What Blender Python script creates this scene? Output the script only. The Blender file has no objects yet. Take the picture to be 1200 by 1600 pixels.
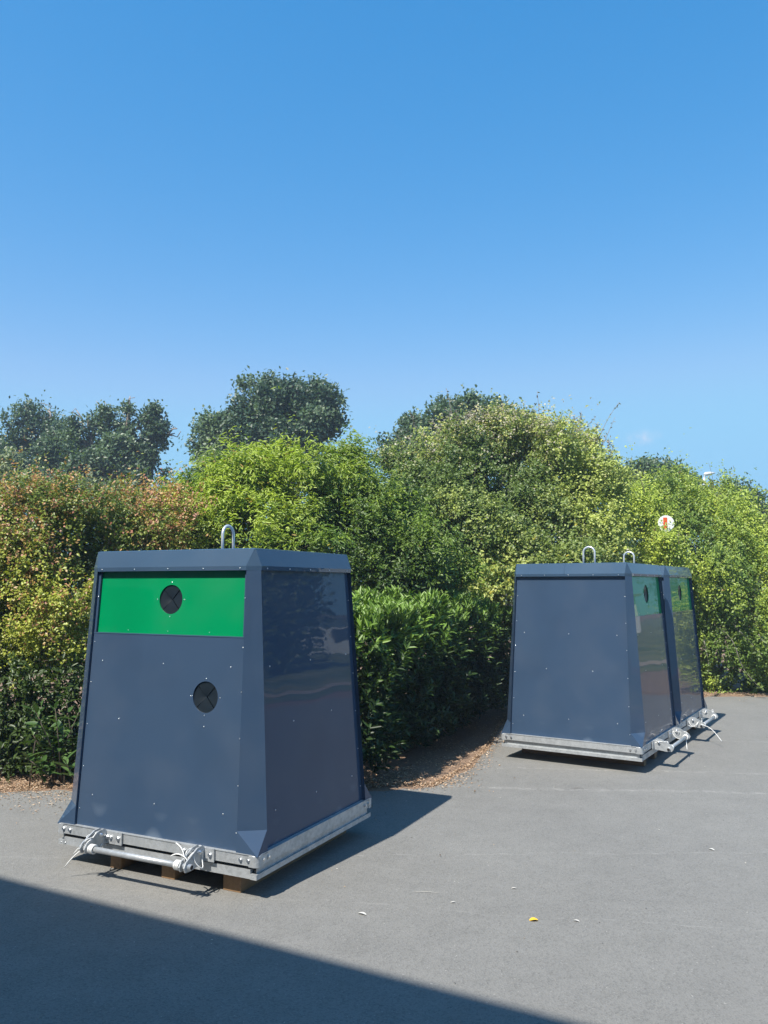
import bpy, bmesh, math, random
import numpy as np
from mathutils import Vector, Matrix
R = math.radians
random.seed(7)
rng = np.random.default_rng(11)
SC = bpy.context.scene
COL = SC.collection

# ------------------------------------------------------------------ camera
F_PX, PITCH, EYE = 1276.3, 0.0896, 1.642
cd = bpy.data.cameras.new('camera'); cam = bpy.data.objects.new('camera', cd); COL.objects.link(cam)
cd.sensor_fit = 'VERTICAL'; cd.sensor_height = 36.0; cd.lens = 36.0 * F_PX / 1600.0
cd.clip_start = 0.05; cd.clip_end = 3000
cam.location = (0, 0, EYE); cam.rotation_euler = (math.pi / 2 + PITCH, 0, 0)
SC.camera = cam
SC.render.resolution_x = 768; SC.render.resolution_y = 1024

# ------------------------------------------------------------------ sun, sky, exposure
SUN = Vector((-0.746, -0.98, 1.756)).normalized()
SUN_EL = math.asin(SUN.z); SUN_ROT = math.atan2(SUN.x, SUN.y)
sl = bpy.data.lights.new('sun', 'SUN'); sl.energy = 4.2; sl.angle = R(0.53); sl.color = (1.0, 0.95, 0.87)
so = bpy.data.objects.new('sun', sl); COL.objects.link(so)
so.rotation_euler = SUN.to_track_quat('Z', 'Y').to_euler(); so.location = (-10, -12, 25)
W = bpy.data.worlds.new('World'); SC.world = W; W.use_nodes = True
nt = W.node_tree; nt.nodes.clear(); N = nt.nodes; Lk = nt.links
out = N.new('ShaderNodeOutputWorld'); bg = N.new('ShaderNodeBackground'); sky = N.new('ShaderNodeTexSky')
sky.sky_type = 'NISHITA'; sky.sun_disc = False; sky.sun_elevation = SUN_EL; sky.sun_rotation = SUN_ROT
sky.air_density = 1.0; sky.dust_density = 0.4; sky.ozone_density = 3.0; sky.altitude = 50
hs = N.new('ShaderNodeHueSaturation'); hs.inputs['Saturation'].default_value = 1.38
Lk.new(sky.outputs[0], hs.inputs['Color'])
sepc = N.new('ShaderNodeSeparateColor'); comb = N.new('ShaderNodeCombineColor'); Lk.new(hs.outputs[0], sepc.inputs[0])
for i_, (c0, p_, k_, cap_) in enumerate(((.337, .98, .66, 1.42), (1.18, .72, 1.55, 2.95), (2.95, .55, 3.27, 4.4))):   # colour response of the sky
    a_ = N.new('ShaderNodeMath'); a_.operation = 'DIVIDE'; a_.inputs[1].default_value = c0; Lk.new(sepc.outputs[i_], a_.inputs[0])
    b_ = N.new('ShaderNodeMath'); b_.operation = 'POWER'; b_.inputs[1].default_value = p_; Lk.new(a_.outputs[0], b_.inputs[0])
    c_ = N.new('ShaderNodeMath'); c_.operation = 'MULTIPLY'; c_.inputs[1].default_value = k_; Lk.new(b_.outputs[0], c_.inputs[0])
    d_ = N.new('ShaderNodeMath'); d_.operation = 'SMOOTH_MIN'; d_.inputs[1].default_value = cap_; d_.inputs[2].default_value = cap_ * .25
    Lk.new(c_.outputs[0], d_.inputs[0]); Lk.new(d_.outputs[0], comb.inputs[i_])
# one thin wisp of cloud low in the sky
tc = N.new('ShaderNodeTexCoord'); mp = N.new('ShaderNodeMapping'); mp.vector_type = 'POINT'
cdir = Vector((410 / 1276.3, 1.0, (914.7 - 682) / 1276.3)).normalized()
dsub = N.new('ShaderNodeVectorMath'); dsub.operation = 'SUBTRACT'; dsub.inputs[1].default_value = cdir
Lk.new(tc.outputs['Generated'], dsub.inputs[0])
dsc = N.new('ShaderNodeVectorMath'); dsc.operation = 'MULTIPLY'; dsc.inputs[1].default_value = (50, 50, 120)
Lk.new(dsub.outputs[0], dsc.inputs[0])
dl = N.new('ShaderNodeVectorMath'); dl.operation = 'LENGTH'; Lk.new(dsc.outputs[0], dl.inputs[0])
cr = N.new('ShaderNodeMapRange'); cr.inputs[1].default_value = 1.3; cr.inputs[2].default_value = 0.0
Lk.new(dl.outputs['Value'], cr.inputs[0])
cn = N.new('ShaderNodeTexNoise'); cn.inputs['Scale'].default_value = 75; cn.inputs['Detail'].default_value = 5
Lk.new(tc.outputs['Generated'], cn.inputs['Vector'])
cm = N.new('ShaderNodeMapRange'); cm.inputs[1].default_value = 0.40; cm.inputs[2].default_value = 0.75
Lk.new(cn.outputs[0], cm.inputs[0])
mul = N.new('ShaderNodeMath'); mul.operation = 'MULTIPLY'; Lk.new(cr.outputs[0], mul.inputs[0]); Lk.new(cm.outputs[0], mul.inputs[1])
mixc = N.new('ShaderNodeMixRGB'); Lk.new(mul.outputs[0], mixc.inputs[0]); Lk.new(comb.outputs[0], mixc.inputs[1])
mixc.inputs[2].default_value = (3.0, 3.5, 4.4, 1)
Lk.new(mixc.outputs[0], bg.inputs[0]); bg.inputs[1].default_value = 0.125
Lk.new(bg.outputs[0], out.inputs[0])
SC.view_settings.view_transform = 'Standard'; SC.view_settings.look = 'None'
SC.view_settings.exposure = 0.85; SC.view_settings.gamma = 1.0; SC.view_settings.use_curve_mapping = False
SC.render.engine = 'CYCLES'

# ------------------------------------------------------------------ materials
def mat(name, color=(.5, .5, .5), rough=.5, metal=0.0, coat=0.0, coat_rough=.05):
    m = bpy.data.materials.new(name); m.use_nodes = True
    b = m.node_tree.nodes['Principled BSDF']
    b.inputs['Base Color'].default_value = (*color, 1); b.inputs['Roughness'].default_value = rough
    b.inputs['Metallic'].default_value = metal
    b.inputs['Coat Weight'].default_value = coat; b.inputs['Coat Roughness'].default_value = coat_rough
    return m, m.node_tree, b
def node(nt, t, **kw):
    n = nt.nodes.new(t)
    for k, v in kw.items():
        if hasattr(n, k): setattr(n, k, v)
        else: n.inputs[k].default_value = v
    return n
def noise(nt, vec, scale, detail=3, rough=.5):
    n = nt.nodes.new('ShaderNodeTexNoise'); n.inputs['Scale'].default_value = scale
    n.inputs['Detail'].default_value = detail; n.inputs['Roughness'].default_value = rough
    if vec is not None: nt.links.new(vec, n.inputs['Vector'])
    return n.outputs[0]
def ramp(nt, src, a, b, lo=0.0, hi=1.0):
    n = nt.nodes.new('ShaderNodeMapRange'); n.inputs[1].default_value = a; n.inputs[2].default_value = b
    n.inputs[3].default_value = lo; n.inputs[4].default_value = hi
    nt.links.new(src, n.inputs[0]); return n.outputs[0]
def mixcol(nt, fac, a, b, mode='MIX'):
    n = nt.nodes.new('ShaderNodeMixRGB'); n.blend_type = mode
    for i, v in ((0, fac), (1, a), (2, b)):
        if isinstance(v, (int, float)): n.inputs[i].default_value = v
        elif isinstance(v, tuple): n.inputs[i].default_value = (*v, 1)
        else: nt.links.new(v, n.inputs[i])
    return n.outputs[0]
def math_(nt, op, a, b=None):
    n = nt.nodes.new('ShaderNodeMath'); n.operation = op
    for i, v in ((0, a), (1, b)):
        if v is None: continue
        if isinstance(v, (int, float)): n.inputs[i].default_value = v
        else: nt.links.new(v, n.inputs[i])
    return n.outputs[0]
def bump(nt, h, strength, dist, prev=None):
    n = nt.nodes.new('ShaderNodeBump'); n.inputs['Strength'].default_value = strength; n.inputs['Distance'].default_value = dist
    nt.links.new(h, n.inputs['Height'])
    if prev is not None: nt.links.new(prev, n.inputs['Normal'])
    return n.outputs[0]
def objco(nt):
    return nt.nodes.new('ShaderNodeTexCoord').outputs['Object']

def paint(name, color, smudge=False):
    m, t, b = mat(name, color, .3, 0, .60, .02)
    co = objco(t)
    b.inputs['Specular IOR Level'].default_value = .04
    big = noise(t, co, 1.6, 2); fine = noise(t, co, 420, 1)
    n1 = bump(t, big, .35, .012); n2 = bump(t, fine, .03, .0006, n1)
    t.links.new(n2, b.inputs['Normal'])
    n3 = bump(t, big, .35, .010); t.links.new(n3, b.inputs['Coat Normal'])
    v = ramp(t, noise(t, co, 2.5, 2, .5), .3, .75, .93, 1.07)
    c = mixcol(t, 1.0, color, mixcol(t, v, (0, 0, 0), (1, 1, 1)), 'MULTIPLY')
    dust = ramp(t, noise(t, co, 3, 3, .5), .45, .8, 0, .05)
    c = mixcol(t, dust, c, (.30, .29, .27))
    if smudge:   # dried pale zinc wash marks just above the rails
        sep = t.nodes.new('ShaderNodeSeparateXYZ'); t.links.new(co, sep.inputs[0])
        vec = t.nodes.new('ShaderNodeMapping'); vec.inputs['Scale'].default_value = (1, 1, .55); t.links.new(co, vec.inputs[0])
        vo = t.nodes.new('ShaderNodeTexVoronoi'); vo.inputs['Scale'].default_value = 4.4; vo.inputs['Randomness'].default_value = .25
        t.links.new(vec.outputs[0], vo.inputs['Vector'])
        blob = ramp(t, vo.outputs['Distance'], .40, .30, 0, 1)
        band = ramp(t, sep.outputs[2], .34, .26, 0, 1)
        mm = math_(t, 'MULTIPLY', math_(t, 'MULTIPLY', blob, band), .30)
        c = mixcol(t, mm, c, (.22, .27, .33))
    t.links.new(c, b.inputs['Base Color'])
    t.links.new(ramp(t, noise(t, co, 3, 3, .5), .3, .8, .30, .38), b.inputs['Roughness'])
    return m
M = {}
M['dark'] = paint('anthracite_paint', (.041, .071, .122), True)
M['lid'] = paint('lid_paint', (.047, .086, .140))
M['green'] = paint('green_paint', (.000, .235, .080))
def galv():
    m, t, b = mat('galvanised_steel', (.5, .53, .55), .45, .45)
    co = objco(t)
    vo = t.nodes.new('ShaderNodeTexVoronoi'); vo.inputs['Scale'].default_value = 55; t.links.new(co, vo.inputs['Vector'])
    sp = ramp(t, vo.outputs['Color'], 0, 1, .82, 1.1)
    n = noise(t, co, 14, 7, .7)
    c = mixcol(t, ramp(t, n, .35, .75), (.40, .42, .43), (.60, .62, .63))
    c = mixcol(t, 1.0, c, mixcol(t, sp, (0, 0, 0), (1, 1, 1)), 'MULTIPLY')
    t.links.new(c, b.inputs['Base Color']); t.links.new(ramp(t, n, .3, .7, .55, .32), b.inputs['Roughness'])
    t.links.new(bump(t, noise(t, co, 90, 3), .12, .002), b.inputs['Normal'])
    return m
M['galv'] = galv()
M['bolt'] = mat('zinc_bolt', (.66, .68, .70), .28, .9)[0]
M['loop'] = mat('lifting_loop_steel', (.72, .74, .76), .38, .55)[0]
M['rubber'] = mat('black_rubber', (.010, .016, .022), .4)[0]
M['cord'] = mat('white_cord', (.78, .78, .76), .7)[0]
M['black'] = mat('interior_dark', (.02, .02, .02), .8)[0]
def wood():
    m, t, b = mat('raw_timber', (.42, .25, .12), .75)
    co = objco(t); mpg = t.nodes.new('ShaderNodeMapping'); mpg.inputs['Scale'].default_value = (60, 3, 60); t.links.new(co, mpg.inputs[0])
    n = noise(t, mpg.outputs[0], 1, 5, .6)
    t.links.new(mixcol(t, n, (.15, .085, .042), (.34, .21, .11)), b.inputs['Base Color'])
    t.links.new(bump(t, n, .4, .002), b.inputs['Normal']); return m
M['wood'] = wood()

def asphalt():
    m, t, b = mat('asphalt', (.1, .1, .1), .9)
    co = objco(t)
    big = noise(t, co, .55, 5, .6); mid = noise(t, co, 5, 6, .7); 
    vo = t.nodes.new('ShaderNodeTexVoronoi'); vo.inputs['Scale'].default_value = 110; t.links.new(co, vo.inputs['Vector'])
    grain = noise(t, co, 170, 3, .7)
    c = mixcol(t, ramp(t, big, .3, .7), (.172, .168, .155), (.215, .210, .193))
    st = ramp(t, noise(t, co, .9, 6, .65), .52, .72, 0, .22)
    c = mixcol(t, st, c, (.135, .132, .124))
    c = mixcol(t, ramp(t, mid, .35, .75, 0, .5), c, (.25, .243, .225))
    stone = ramp(t, vo.outputs['Color'], .0, 1, .74, 1.28)
    c = mixcol(t, 1.0, c, mixcol(t, stone, (0, 0, 0), (1, 1, 1)), 'MULTIPLY')
    dark = ramp(t, grain, .33, .45, .70, 1.0)
    c = mixcol(t, 1.0, c, mixcol(t, dark, (0, 0, 0), (1, 1, 1)), 'MULTIPLY')
    pale = ramp(t, noise(t, co, 95, 2, .5), .70, .76, 0, .55)
    c = mixcol(t, pale, c, (.48, .46, .42))
    # faint chalky seam lines between paving passes
    sep = t.nodes.new('ShaderNodeSeparateXYZ'); t.links.new(co, sep.inputs[0])
    wob = ramp(t, noise(t, co, 1.3, 4, .6), 0, 1, -.14, .14)
    for (k, o, w_, s_) in ((-.10, 6.92, .05, .26), (-.09, 7.62, .04, .24), (.02, 5.15, .015, .18), (-.15, 4.35, .012, .15), (-.22, 9.6, .03, .25)):
        l = math_(t, 'ADD', math_(t, 'MULTIPLY', sep.outputs[0], -k), sep.outputs[1])
        l = math_(t, 'ADD', math_(t, 'SUBTRACT', l, o), wob)
        l = math_(t, 'ABSOLUTE', l)
        br = ramp(t, noise(t, co, 7 + o, 4, .7), .42, .62, 0, s_)
        mk = math_(t, 'MULTIPLY', ramp(t, l, w_, w_ * .2, 0, 1), br)
        c = mixcol(t, mk, c, (.46, .445, .41))
    # dusty brown fines towards the planting
    t.links.new(c, b.inputs['Base Color'])
    n1 = bump(t, vo.outputs['Distance'], .5, .004); n2 = bump(t, grain, .5, .003, n1)
    t.links.new(n2, b.inputs['Normal']); return m
M['asphalt'] = asphalt()
def soil():
    m, t, b = mat('soil', (.1, .07, .05), .95)
    co = objco(t)
    n = noise(t, co, 30, 8, .75); n0 = noise(t, co, 3, 4)
    c = mixcol(t, ramp(t, n, .3, .7), (.12, .078, .052), (.40, .27, .18))
    c = mixcol(t, ramp(t, n0, .3, .7, 0, .5), c, (.20, .125, .08))
    t.links.new(c, b.inputs['Base Color']); t.links.new(bump(t, n, .8, .02), b.inputs['Normal']); return m
M['soil'] = soil()
def leafmat(name, rough=.45, trans=.32, spec=.4):
    m = bpy.data.materials.new(name); m.use_nodes = True; t = m.node_tree; b = t.nodes['Principled BSDF']
    at_ = t.nodes.new('ShaderNodeAttribute'); at_.attribute_name = 'leafcol'
    t.links.new(at_.outputs['Color'], b.inputs['Base Color'])
    b.inputs['Roughness'].default_value = rough; b.inputs['Specular IOR Level'].default_value = spec
    tr = t.nodes.new('ShaderNodeBsdfTranslucent'); mx = t.nodes.new('ShaderNodeMixShader'); mx.inputs[0].default_value = trans
    tint = mixcol(t, 1.0, at_.outputs['Color'], (1.15, 1.25, .55), 'MULTIPLY'); t.links.new(tint, tr.inputs[0])
    t.links.new(b.outputs[0], mx.inputs[1]); t.links.new(tr.outputs[0], mx.inputs[2])
    t.links.new(mx.outputs[0], t.nodes['Material Output'].inputs[0]); return m
M['leaf'] = leafmat('leaf', .42, .30, .45)
M['leaf_gloss'] = leafmat('glossy_leaf', .42, .22, .4)
M['litter'] = leafmat('dry_litter', .85, .1, .1)
def bark():
    m, t, b = mat('bark', (.12, .09, .07), .9)
    co = objco(t); n = noise(t, co, 18, 6, .7)
    t.links.new(mixcol(t, n, (.05, .038, .03), (.19, .155, .12)), b.inputs['Base Color'])
    t.links.new(bump(t, n, .6, .02), b.inputs['Normal']); return m
M['bark'] = bark()
M['deadwood'] = mat('dead_twig', (.30, .26, .23), .85)[0]
def plaster():
    m, t, b = mat('pale_render', (.5, .47, .42), .9); co = objco(t)
    t.links.new(mixcol(t, noise(t, co, 3, 6), (.46, .43, .38), (.56, .53, .48)), b.inputs['Base Color'])
    t.links.new(bump(t, noise(t, co, 120, 3), .3, .003), b.inputs['Normal']); return m
M['plaster'] = plaster()
M['glass'] = mat('window_glass', (.03, .04, .05), .05, 0)[0]
M['frame_white'] = mat('white_frame', (.75, .75, .74), .4)[0]
M['roofedge'] = mat('roof_edge', (.18, .17, .16), .6)[0]
M['sign_white'] = mat('sign_white', (.82, .82, .82), .4)[0]
M['sign_red'] = mat('sign_red', (.75, .08, .02), .4)[0]
M['lampgrey'] = mat('lamp_grey', (.72, .72, .70), .4, .2)[0]

# ------------------------------------------------------------------ object helpers
def thing(name, label, cat, loc=(0, 0, 0), rz=0, group=None):
    o = bpy.data.objects.new(name, None); COL.objects.link(o); o.empty_display_size = .2
    o.location = loc; o.rotation_euler = (0, 0, rz); o['label'] = label; o['category'] = cat
    if group: o['group'] = group
    return o
def link(name, me, parent=None, m=None):
    if m is not None and not me.materials: me.materials.append(m)
    o = bpy.data.objects.new(name, me); COL.objects.link(o)
    if parent is not None: o.parent = parent
    return o
def mesh_pd(name, verts, faces, m, smooth=False):
    me = bpy.data.meshes.new(name); me.from_pydata([tuple(v) for v in verts], [], faces); me.materials.append(m)
    if smooth: me.polygons.foreach_set('use_smooth', [True] * len(me.polygons))
    me.update(); return me
def bm_mesh(name, bm, m, smooth=False, bevel=0):
    if bevel: bmesh.ops.bevel(bm, geom=list(bm.edges), offset=bevel, segments=2, affect='EDGES', profile=.7)
    bmesh.ops.recalc_face_normals(bm, faces=bm.faces)
    me = bpy.data.meshes.new(name); bm.to_mesh(me); bm.free(); me.materials.append(m)
    if smooth:
        me.polygons.foreach_set('use_smooth', [True] * len(me.polygons))
    return me
def box_bm(bm, x0, x1, y0, y1, z0, z1):
    vs = [bm.verts.new(p) for p in ((x0, y0, z0), (x1, y0, z0), (x1, y1, z0), (x0, y1, z0), (x0, y0, z1), (x1, y0, z1), (x1, y1, z1), (x0, y1, z1))]
    for f in ((0, 3, 2, 1), (4, 5, 6, 7), (0, 1, 5, 4), (1, 2, 6, 5), (2, 3, 7, 6), (3, 0, 4, 7)): bm.faces.new([vs[i] for i in f])
def box(name, dims, m, parent=None, bevel=0):
    bm = bmesh.new(); box_bm(bm, *dims); return link(name, bm_mesh(name, bm, m, bevel=bevel), parent)
def tube_np(paths, sides=6):
    """paths: list of (points Nx3, radii N) -> verts, faces (joined)"""
    V = []; Fc = []; base = 0
    for pts, rad in paths:
        pts = np.asarray(pts, float); rad = np.asarray(rad, float); n = len(pts)
        tan = np.gradient(pts, axis=0); tan /= np.linalg.norm(tan, axis=1)[:, None] + 1e-9
        ref = np.array([0, 0, 1.]) if abs(tan[0][2]) < .9 else np.array([1., 0, 0])
        a = np.cross(tan, ref); a /= np.linalg.norm(a, axis=1)[:, None] + 1e-9
        for i in range(1, n):   # parallel transport
            v = a[i - 1] - tan[i] * (a[i - 1] @ tan[i]); a[i] = v / (np.linalg.norm(v) + 1e-9)
        b = np.cross(tan, a)
        for i in range(n):
            for k in range(sides):
                an = 2 * math.pi * k / sides
                V.append(pts[i] + rad[i] * (math.cos(an) * a[i] + math.sin(an) * b[i]))
        for i in range(n - 1):
            for k in range(sides):
                k2 = (k + 1) % sides
                Fc.append((base + i * sides + k, base + i * sides + k2, base + (i + 1) * sides + k2, base + (i + 1) * sides + k))
        Fc.append(tuple(base + k for k in range(sides))[::-1]); Fc.append(tuple(base + (n - 1) * sides + k for k in range(sides)))
        base += n * sides
    return V, Fc
def tube(name, paths, m, parent=None, sides=8):
    V, Fc = tube_np(paths, sides); return link(name, mesh_pd(name, V, Fc, m, True), parent)
def copy_tree(o, parent=None):
    c = o.copy(); COL.objects.link(c)
    if parent is not None: c.parent = parent
    for ch in list(o.children): copy_tree(ch, c)
    return c

# ------------------------------------------------------------------ ground, asphalt
def structure(name, verts, faces, m):
    o = link(name, mesh_pd(name, verts, faces, m)); o['kind'] = 'structure'; return o
structure('ground', [(-400, -400, 0), (400, -400, 0), (400, 600, 0), (-400, 600, 0)], [(0, 1, 2, 3)], M['soil'])
EDGE = [(-60, 6.55), (-3.6, 6.5), (-1.6, 6.5), (-.2, 6.5), (.38, 6.62), (.75, 7.3), (1.1, 8.5), (1.35, 9.6), (1.9, 10.9), (3.2, 11.75), (5.6, 12.0), (12, 12.2), (60, 13)]
EDGE = [(a * 1.026, b * 1.026) for a, b in EDGE]
def edge_y(x):
    xs = [e[0] for e in EDGE]; ys = [e[1] for e in EDGE]; return float(np.interp(x, xs, ys))
xs = [-60, -30, -12] + list(np.arange(-6, 9, .08)) + [9.6, 10.5]
top = [(x, edge_y(x) + (random.uniform(-.05, .05) + .05 * math.sin(x * 4.1) if -6 <= x < 9 else 0)) for x in xs]
V = [(x, -40, .004) for x in xs] + [(x, y, .004) for x, y in top]; n = len(xs)
structure('parking_lot', V, [(i, i + 1, n + i + 1, n + i) for i in range(n - 1)], M['asphalt'])

V = []
def lawnmat():
    m, t, b = mat('dry_lawn', (.1, .14, .04), .9); co = objco(t)
    c = mixcol(t, ramp(t, noise(t, co, .35, 5, .6), .35, .65), (.055, .10, .025), (.20, .20, .07))
    t.links.new(c, b.inputs['Base Color']); return m
M['lawn'] = lawnmat()
def sandmat():
    m, t, b = mat('sandy_path', (.36, .29, .2), .9); co = objco(t)
    t.links.new(mixcol(t, noise(t, co, 2, 6), (.28, .22, .15), (.44, .36, .26)), b.inputs['Base Color']); return m
M['sand'] = sandmat()
structure('lawn', [(11.6, -40, .008), (120, -40, .008), (120, 120, .008), (11.6, 120, .008)], [(0, 1, 2, 3)], M['lawn'])
structure('sand_path', [(13.4, -40, .012), (14.6, -40, .012), (14.6, 60, .012), (13.4, 60, .012)], [(0, 1, 2, 3)], M['sand'])
# ------------------------------------------------------------------ the building behind the photographer (casts the shadow in front)
fx = Vector((.882, -.471, 0)); bz = math.atan2(-.471, .882)
bld = thing('building', 'pale rendered building behind the camera whose flat roof edge shades the foreground asphalt', 'building', ((-.875 * 1.026 - 6.5 * .746 / 1.756, 4.0 * 1.026 - 6.5 * .98 / 1.756, 0)), bz)
# local: +Y towards the lot, eave edge on y=0
box('wall', (-16, 14, -8, -.42, 0, 6.2), M['plaster'], bld)
box('roof', (-16.6, 14.6, -8.5, 0, 6.2, 6.5), M['roofedge'], bld)
for zz in (1.0, 3.9):
    for xx in np.arange(-14, 12, 2.8):
        w = box('window', (xx, xx + 1.3, -.424, -.36, zz, zz + 1.35), M['frame_white'], bld)
        box('pane', (xx + .07, xx + 1.23, -.362, -.352, zz + .07, zz + 1.28), M['glass'], w)

# ------------------------------------------------------------------ recycling container
CW, CD, ZB, ZS, INS = 1.428, 1.331, .194, 1.714, .096
S = INS / (ZS - ZB)
def hx(z): return CW / 2 - S * (z - ZB)
def hy(z): return CD / 2 - S * (z - ZB)
ZG, ZT = .305, 1.692            # gusset top, post top
def cx_(z):                     # chamfer size along x and y
    t = (z - ZG) / (ZT - ZG); return .130 + (.068 - .130) * t
def cy_(z):
    t = (z - ZG) / (ZT - ZG); return .090 + (.043 - .090) * t
def fx_(z): return hx(z) - cx_(max(z, ZG)) if z >= ZG else hx(ZG) - cx_(ZG)      # panel half width, front
def fy_(z): return hy(z) - cy_(max(z, ZG)) if z >= ZG else hy(ZG) - cy_(ZG)
def container():
    root = thing('recycling_container', 'x', 'recycling container')
    D, G = M['dark'], M['galv']
    rec = .024
    # --- corner posts with gussets
    for sx in (-1, 1):
        for sy in (-1, 1):
            v = []
            def P(x, y, z): v.append((sx * x, sy * y, z)); return len(v) - 1
            zb = ZB - .004
            At = P(fx_(ZT), hy(ZT), ZT); Bt = P(hx(ZT), fy_(ZT), ZT)
            Am = P(fx_(ZG), hy(ZG), ZG); Bm = P(hx(ZG), fy_(ZG), ZG)
            Ab = P(fx_(ZG), hy(zb), zb); Bb = P(hx(zb), fy_(ZG), zb); Cn = P(hx(zb), hy(zb), zb)
            At2 = P(fx_(ZT), hy(ZT) - rec - .012, ZT); Am2 = P(fx_(ZG), hy(ZG) - rec - .012, ZG); Ab2 = P(fx_(ZG), hy(zb) - rec - .012, zb)
            Bt2 = P(hx(ZT) - rec - .012, fy_(ZT), ZT); Bm2 = P(hx(ZG) - rec - .012, fy_(ZG), ZG); Bb2 = P(hx(zb) - rec - .012, fy_(ZG), zb)
            fs = [(At, Bt, Bm, Am), (Am, Bm, Cn), (Am, Cn, Ab), (Bm, Bb, Cn), (At, Am, Am2, At2), (Am, Ab, Ab2, Am2), (Bt, Bt2, Bm2, Bm), (Bm, Bm2, Bb2, Bb)]
            bm = bmesh.new(); bv = [bm.verts.new(p) for p in v]
            for f in fs: bm.faces.new([bv[i] for i in f])
            link('corner_post', bm_mesh('corner_post', bm, D), root)
    # --- panels.  frame: a = along face, z, d = depth inward from the face plane
    def FP(face, a, z, d):
        if face == 'F': return (a, -(hy(z) - d), z)
        if face == 'B': return (-a, hy(z) - d, z)
        if face == 'R': return (hx(z) - d, a, z)
        return (-(hx(z) - d), -a, z)
    def half(face, z): return (fx_(z) if face in 'FB' else fy_(z)) - .001
    def panel(name, face, z0, z1, d, m, inset=0, hole=None):
        zs = [z0, z1] if not (z0 < ZG < z1) else [z0, ZG, z1]
        outl = [(-half(face, z) + inset, z) for z in zs] + [(half(face, z) - inset, z) for z in reversed(zs)]
        V = []; Fc = []
        if hole is None:
            n = len(outl)
            V = [FP(face, a, z, d) for a, z in outl] + [FP(face, a, z, d + .004) for a, z in outl]
            Fc = [tuple(range(n)), tuple(range(2 * n - 1, n - 1, -1))] + [(i, n + i, n + (i + 1) % n, (i + 1) % n) for i in range(n)]
        else:
            ha, hz, hr = hole
            angs = [math.atan2(z - hz, a - ha) for a, z in outl] + [2 * math.pi * k / 48 - math.pi + .001 for k in range(48)]
            angs = sorted(angs); n = len(angs)
            def hit(an):
                ca, sa = math.cos(an), math.sin(an); best = 1e9
                for i in range(len(outl)):
                    (ax, az), (bx_, bz_) = outl[i], outl[(i + 1) % len(outl)]
                    ex, ez = bx_ - ax, bz_ - az; den = ca * ez - sa * ex
                    if abs(den) < 1e-9: continue
                    t = ((ax - ha) * ez - (az - hz) * ex) / den; s = ((ax - ha) * sa - (az - hz) * ca) / den
                    if t > 0 and -1e-6 <= s <= 1 + 1e-6: best = min(best, t)
                return (ha + ca * best, hz + sa * best)
            o_ = [hit(a) for a in angs]; c_ = [(ha + hr * math.cos(a), hz + hr * math.sin(a)) for a in angs]
            V = [FP(face, a, z, d) for a, z in o_] + [FP(face, a, z, d) for a, z in c_] + [FP(face, a, z, d + .006) for a, z in c_]
            for i in range(n):
                j = (i + 1) % n
                Fc += [(i, j, n + j, n + i), (n + i, n + j, 2 * n + j, 2 * n + i)]
        bm = bmesh.new(); bv = [bm.verts.new(p) for p in V]
        for f in Fc: bm.faces.new([bv[i] for i in f])
        return link(name, bm_mesh(name, bm, m), root)
    sm = bmesh.new(); bmesh.ops.create_uvsphere(sm, u_segments=8, v_segments=4, radius=1)
    screw_me = bm_mesh('screw', sm, M['bolt'], True)
    def screw(face, a, z, d, par, r=.0048):
        o = link('screw', screw_me, par); o.location = FP(face, a, z, d)
        o.scale = (r, r * .6, r) if face in 'FB' else (r * .6, r, r); return o
    ZP = 1.312
    holeL = (.308, .98, .086); holeU = (.008, 1.518, .085)
    fp = panel('front_panel', 'F', ZB - .004, ZP, rec - .008, D, 0, holeL)
    gp = panel('green_panel', 'F', ZP + .006, ZT, rec + .006, M['green'], .018, holeU)
    # folded ledge along the top edge of the lower panel and side flanges of the green panel
    hw = half('F', ZP)
    V = [FP('F', -hw, ZP, rec - .010), FP('F', hw, ZP, rec - .010), FP('F', hw, ZP, rec + .02), FP('F', -hw, ZP, rec + .02),
         FP('F', -hw, ZP + .006, rec - .010), FP('F', hw, ZP + .006, rec - .010), FP('F', hw, ZP + .006, rec + .02), FP('F', -hw, ZP + .006, rec + .02)]
    BX = [(0, 3, 2, 1), (4, 5, 6, 7), (0, 1, 5, 4), (1, 2, 6, 5), (2, 3, 7, 6), (3, 0, 4, 7)]
    link('ledge', mesh_pd('ledge', V, BX, M['lid']), fp)
    for s in (-1, 1):
        def q(z, d, k): return FP('F', s * (half('F', z) - k), z, d)
        V = [q(ZP + .007, rec - .008, 0), q(ZP + .007, rec - .008, .017), q(ZP + .007, rec + .006, .017), q(ZP + .007, rec + .006, 0),
             q(ZT, rec - .008, 0), q(ZT, rec - .008, .017), q(ZT, rec + .006, .017), q(ZT, rec + .006, 0)]
        fl = link('flange', mesh_pd('flange', V, BX, D), gp)
        screw('F', s * (half('F', 1.53) - .010), 1.53, rec - .009, fl)
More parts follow.
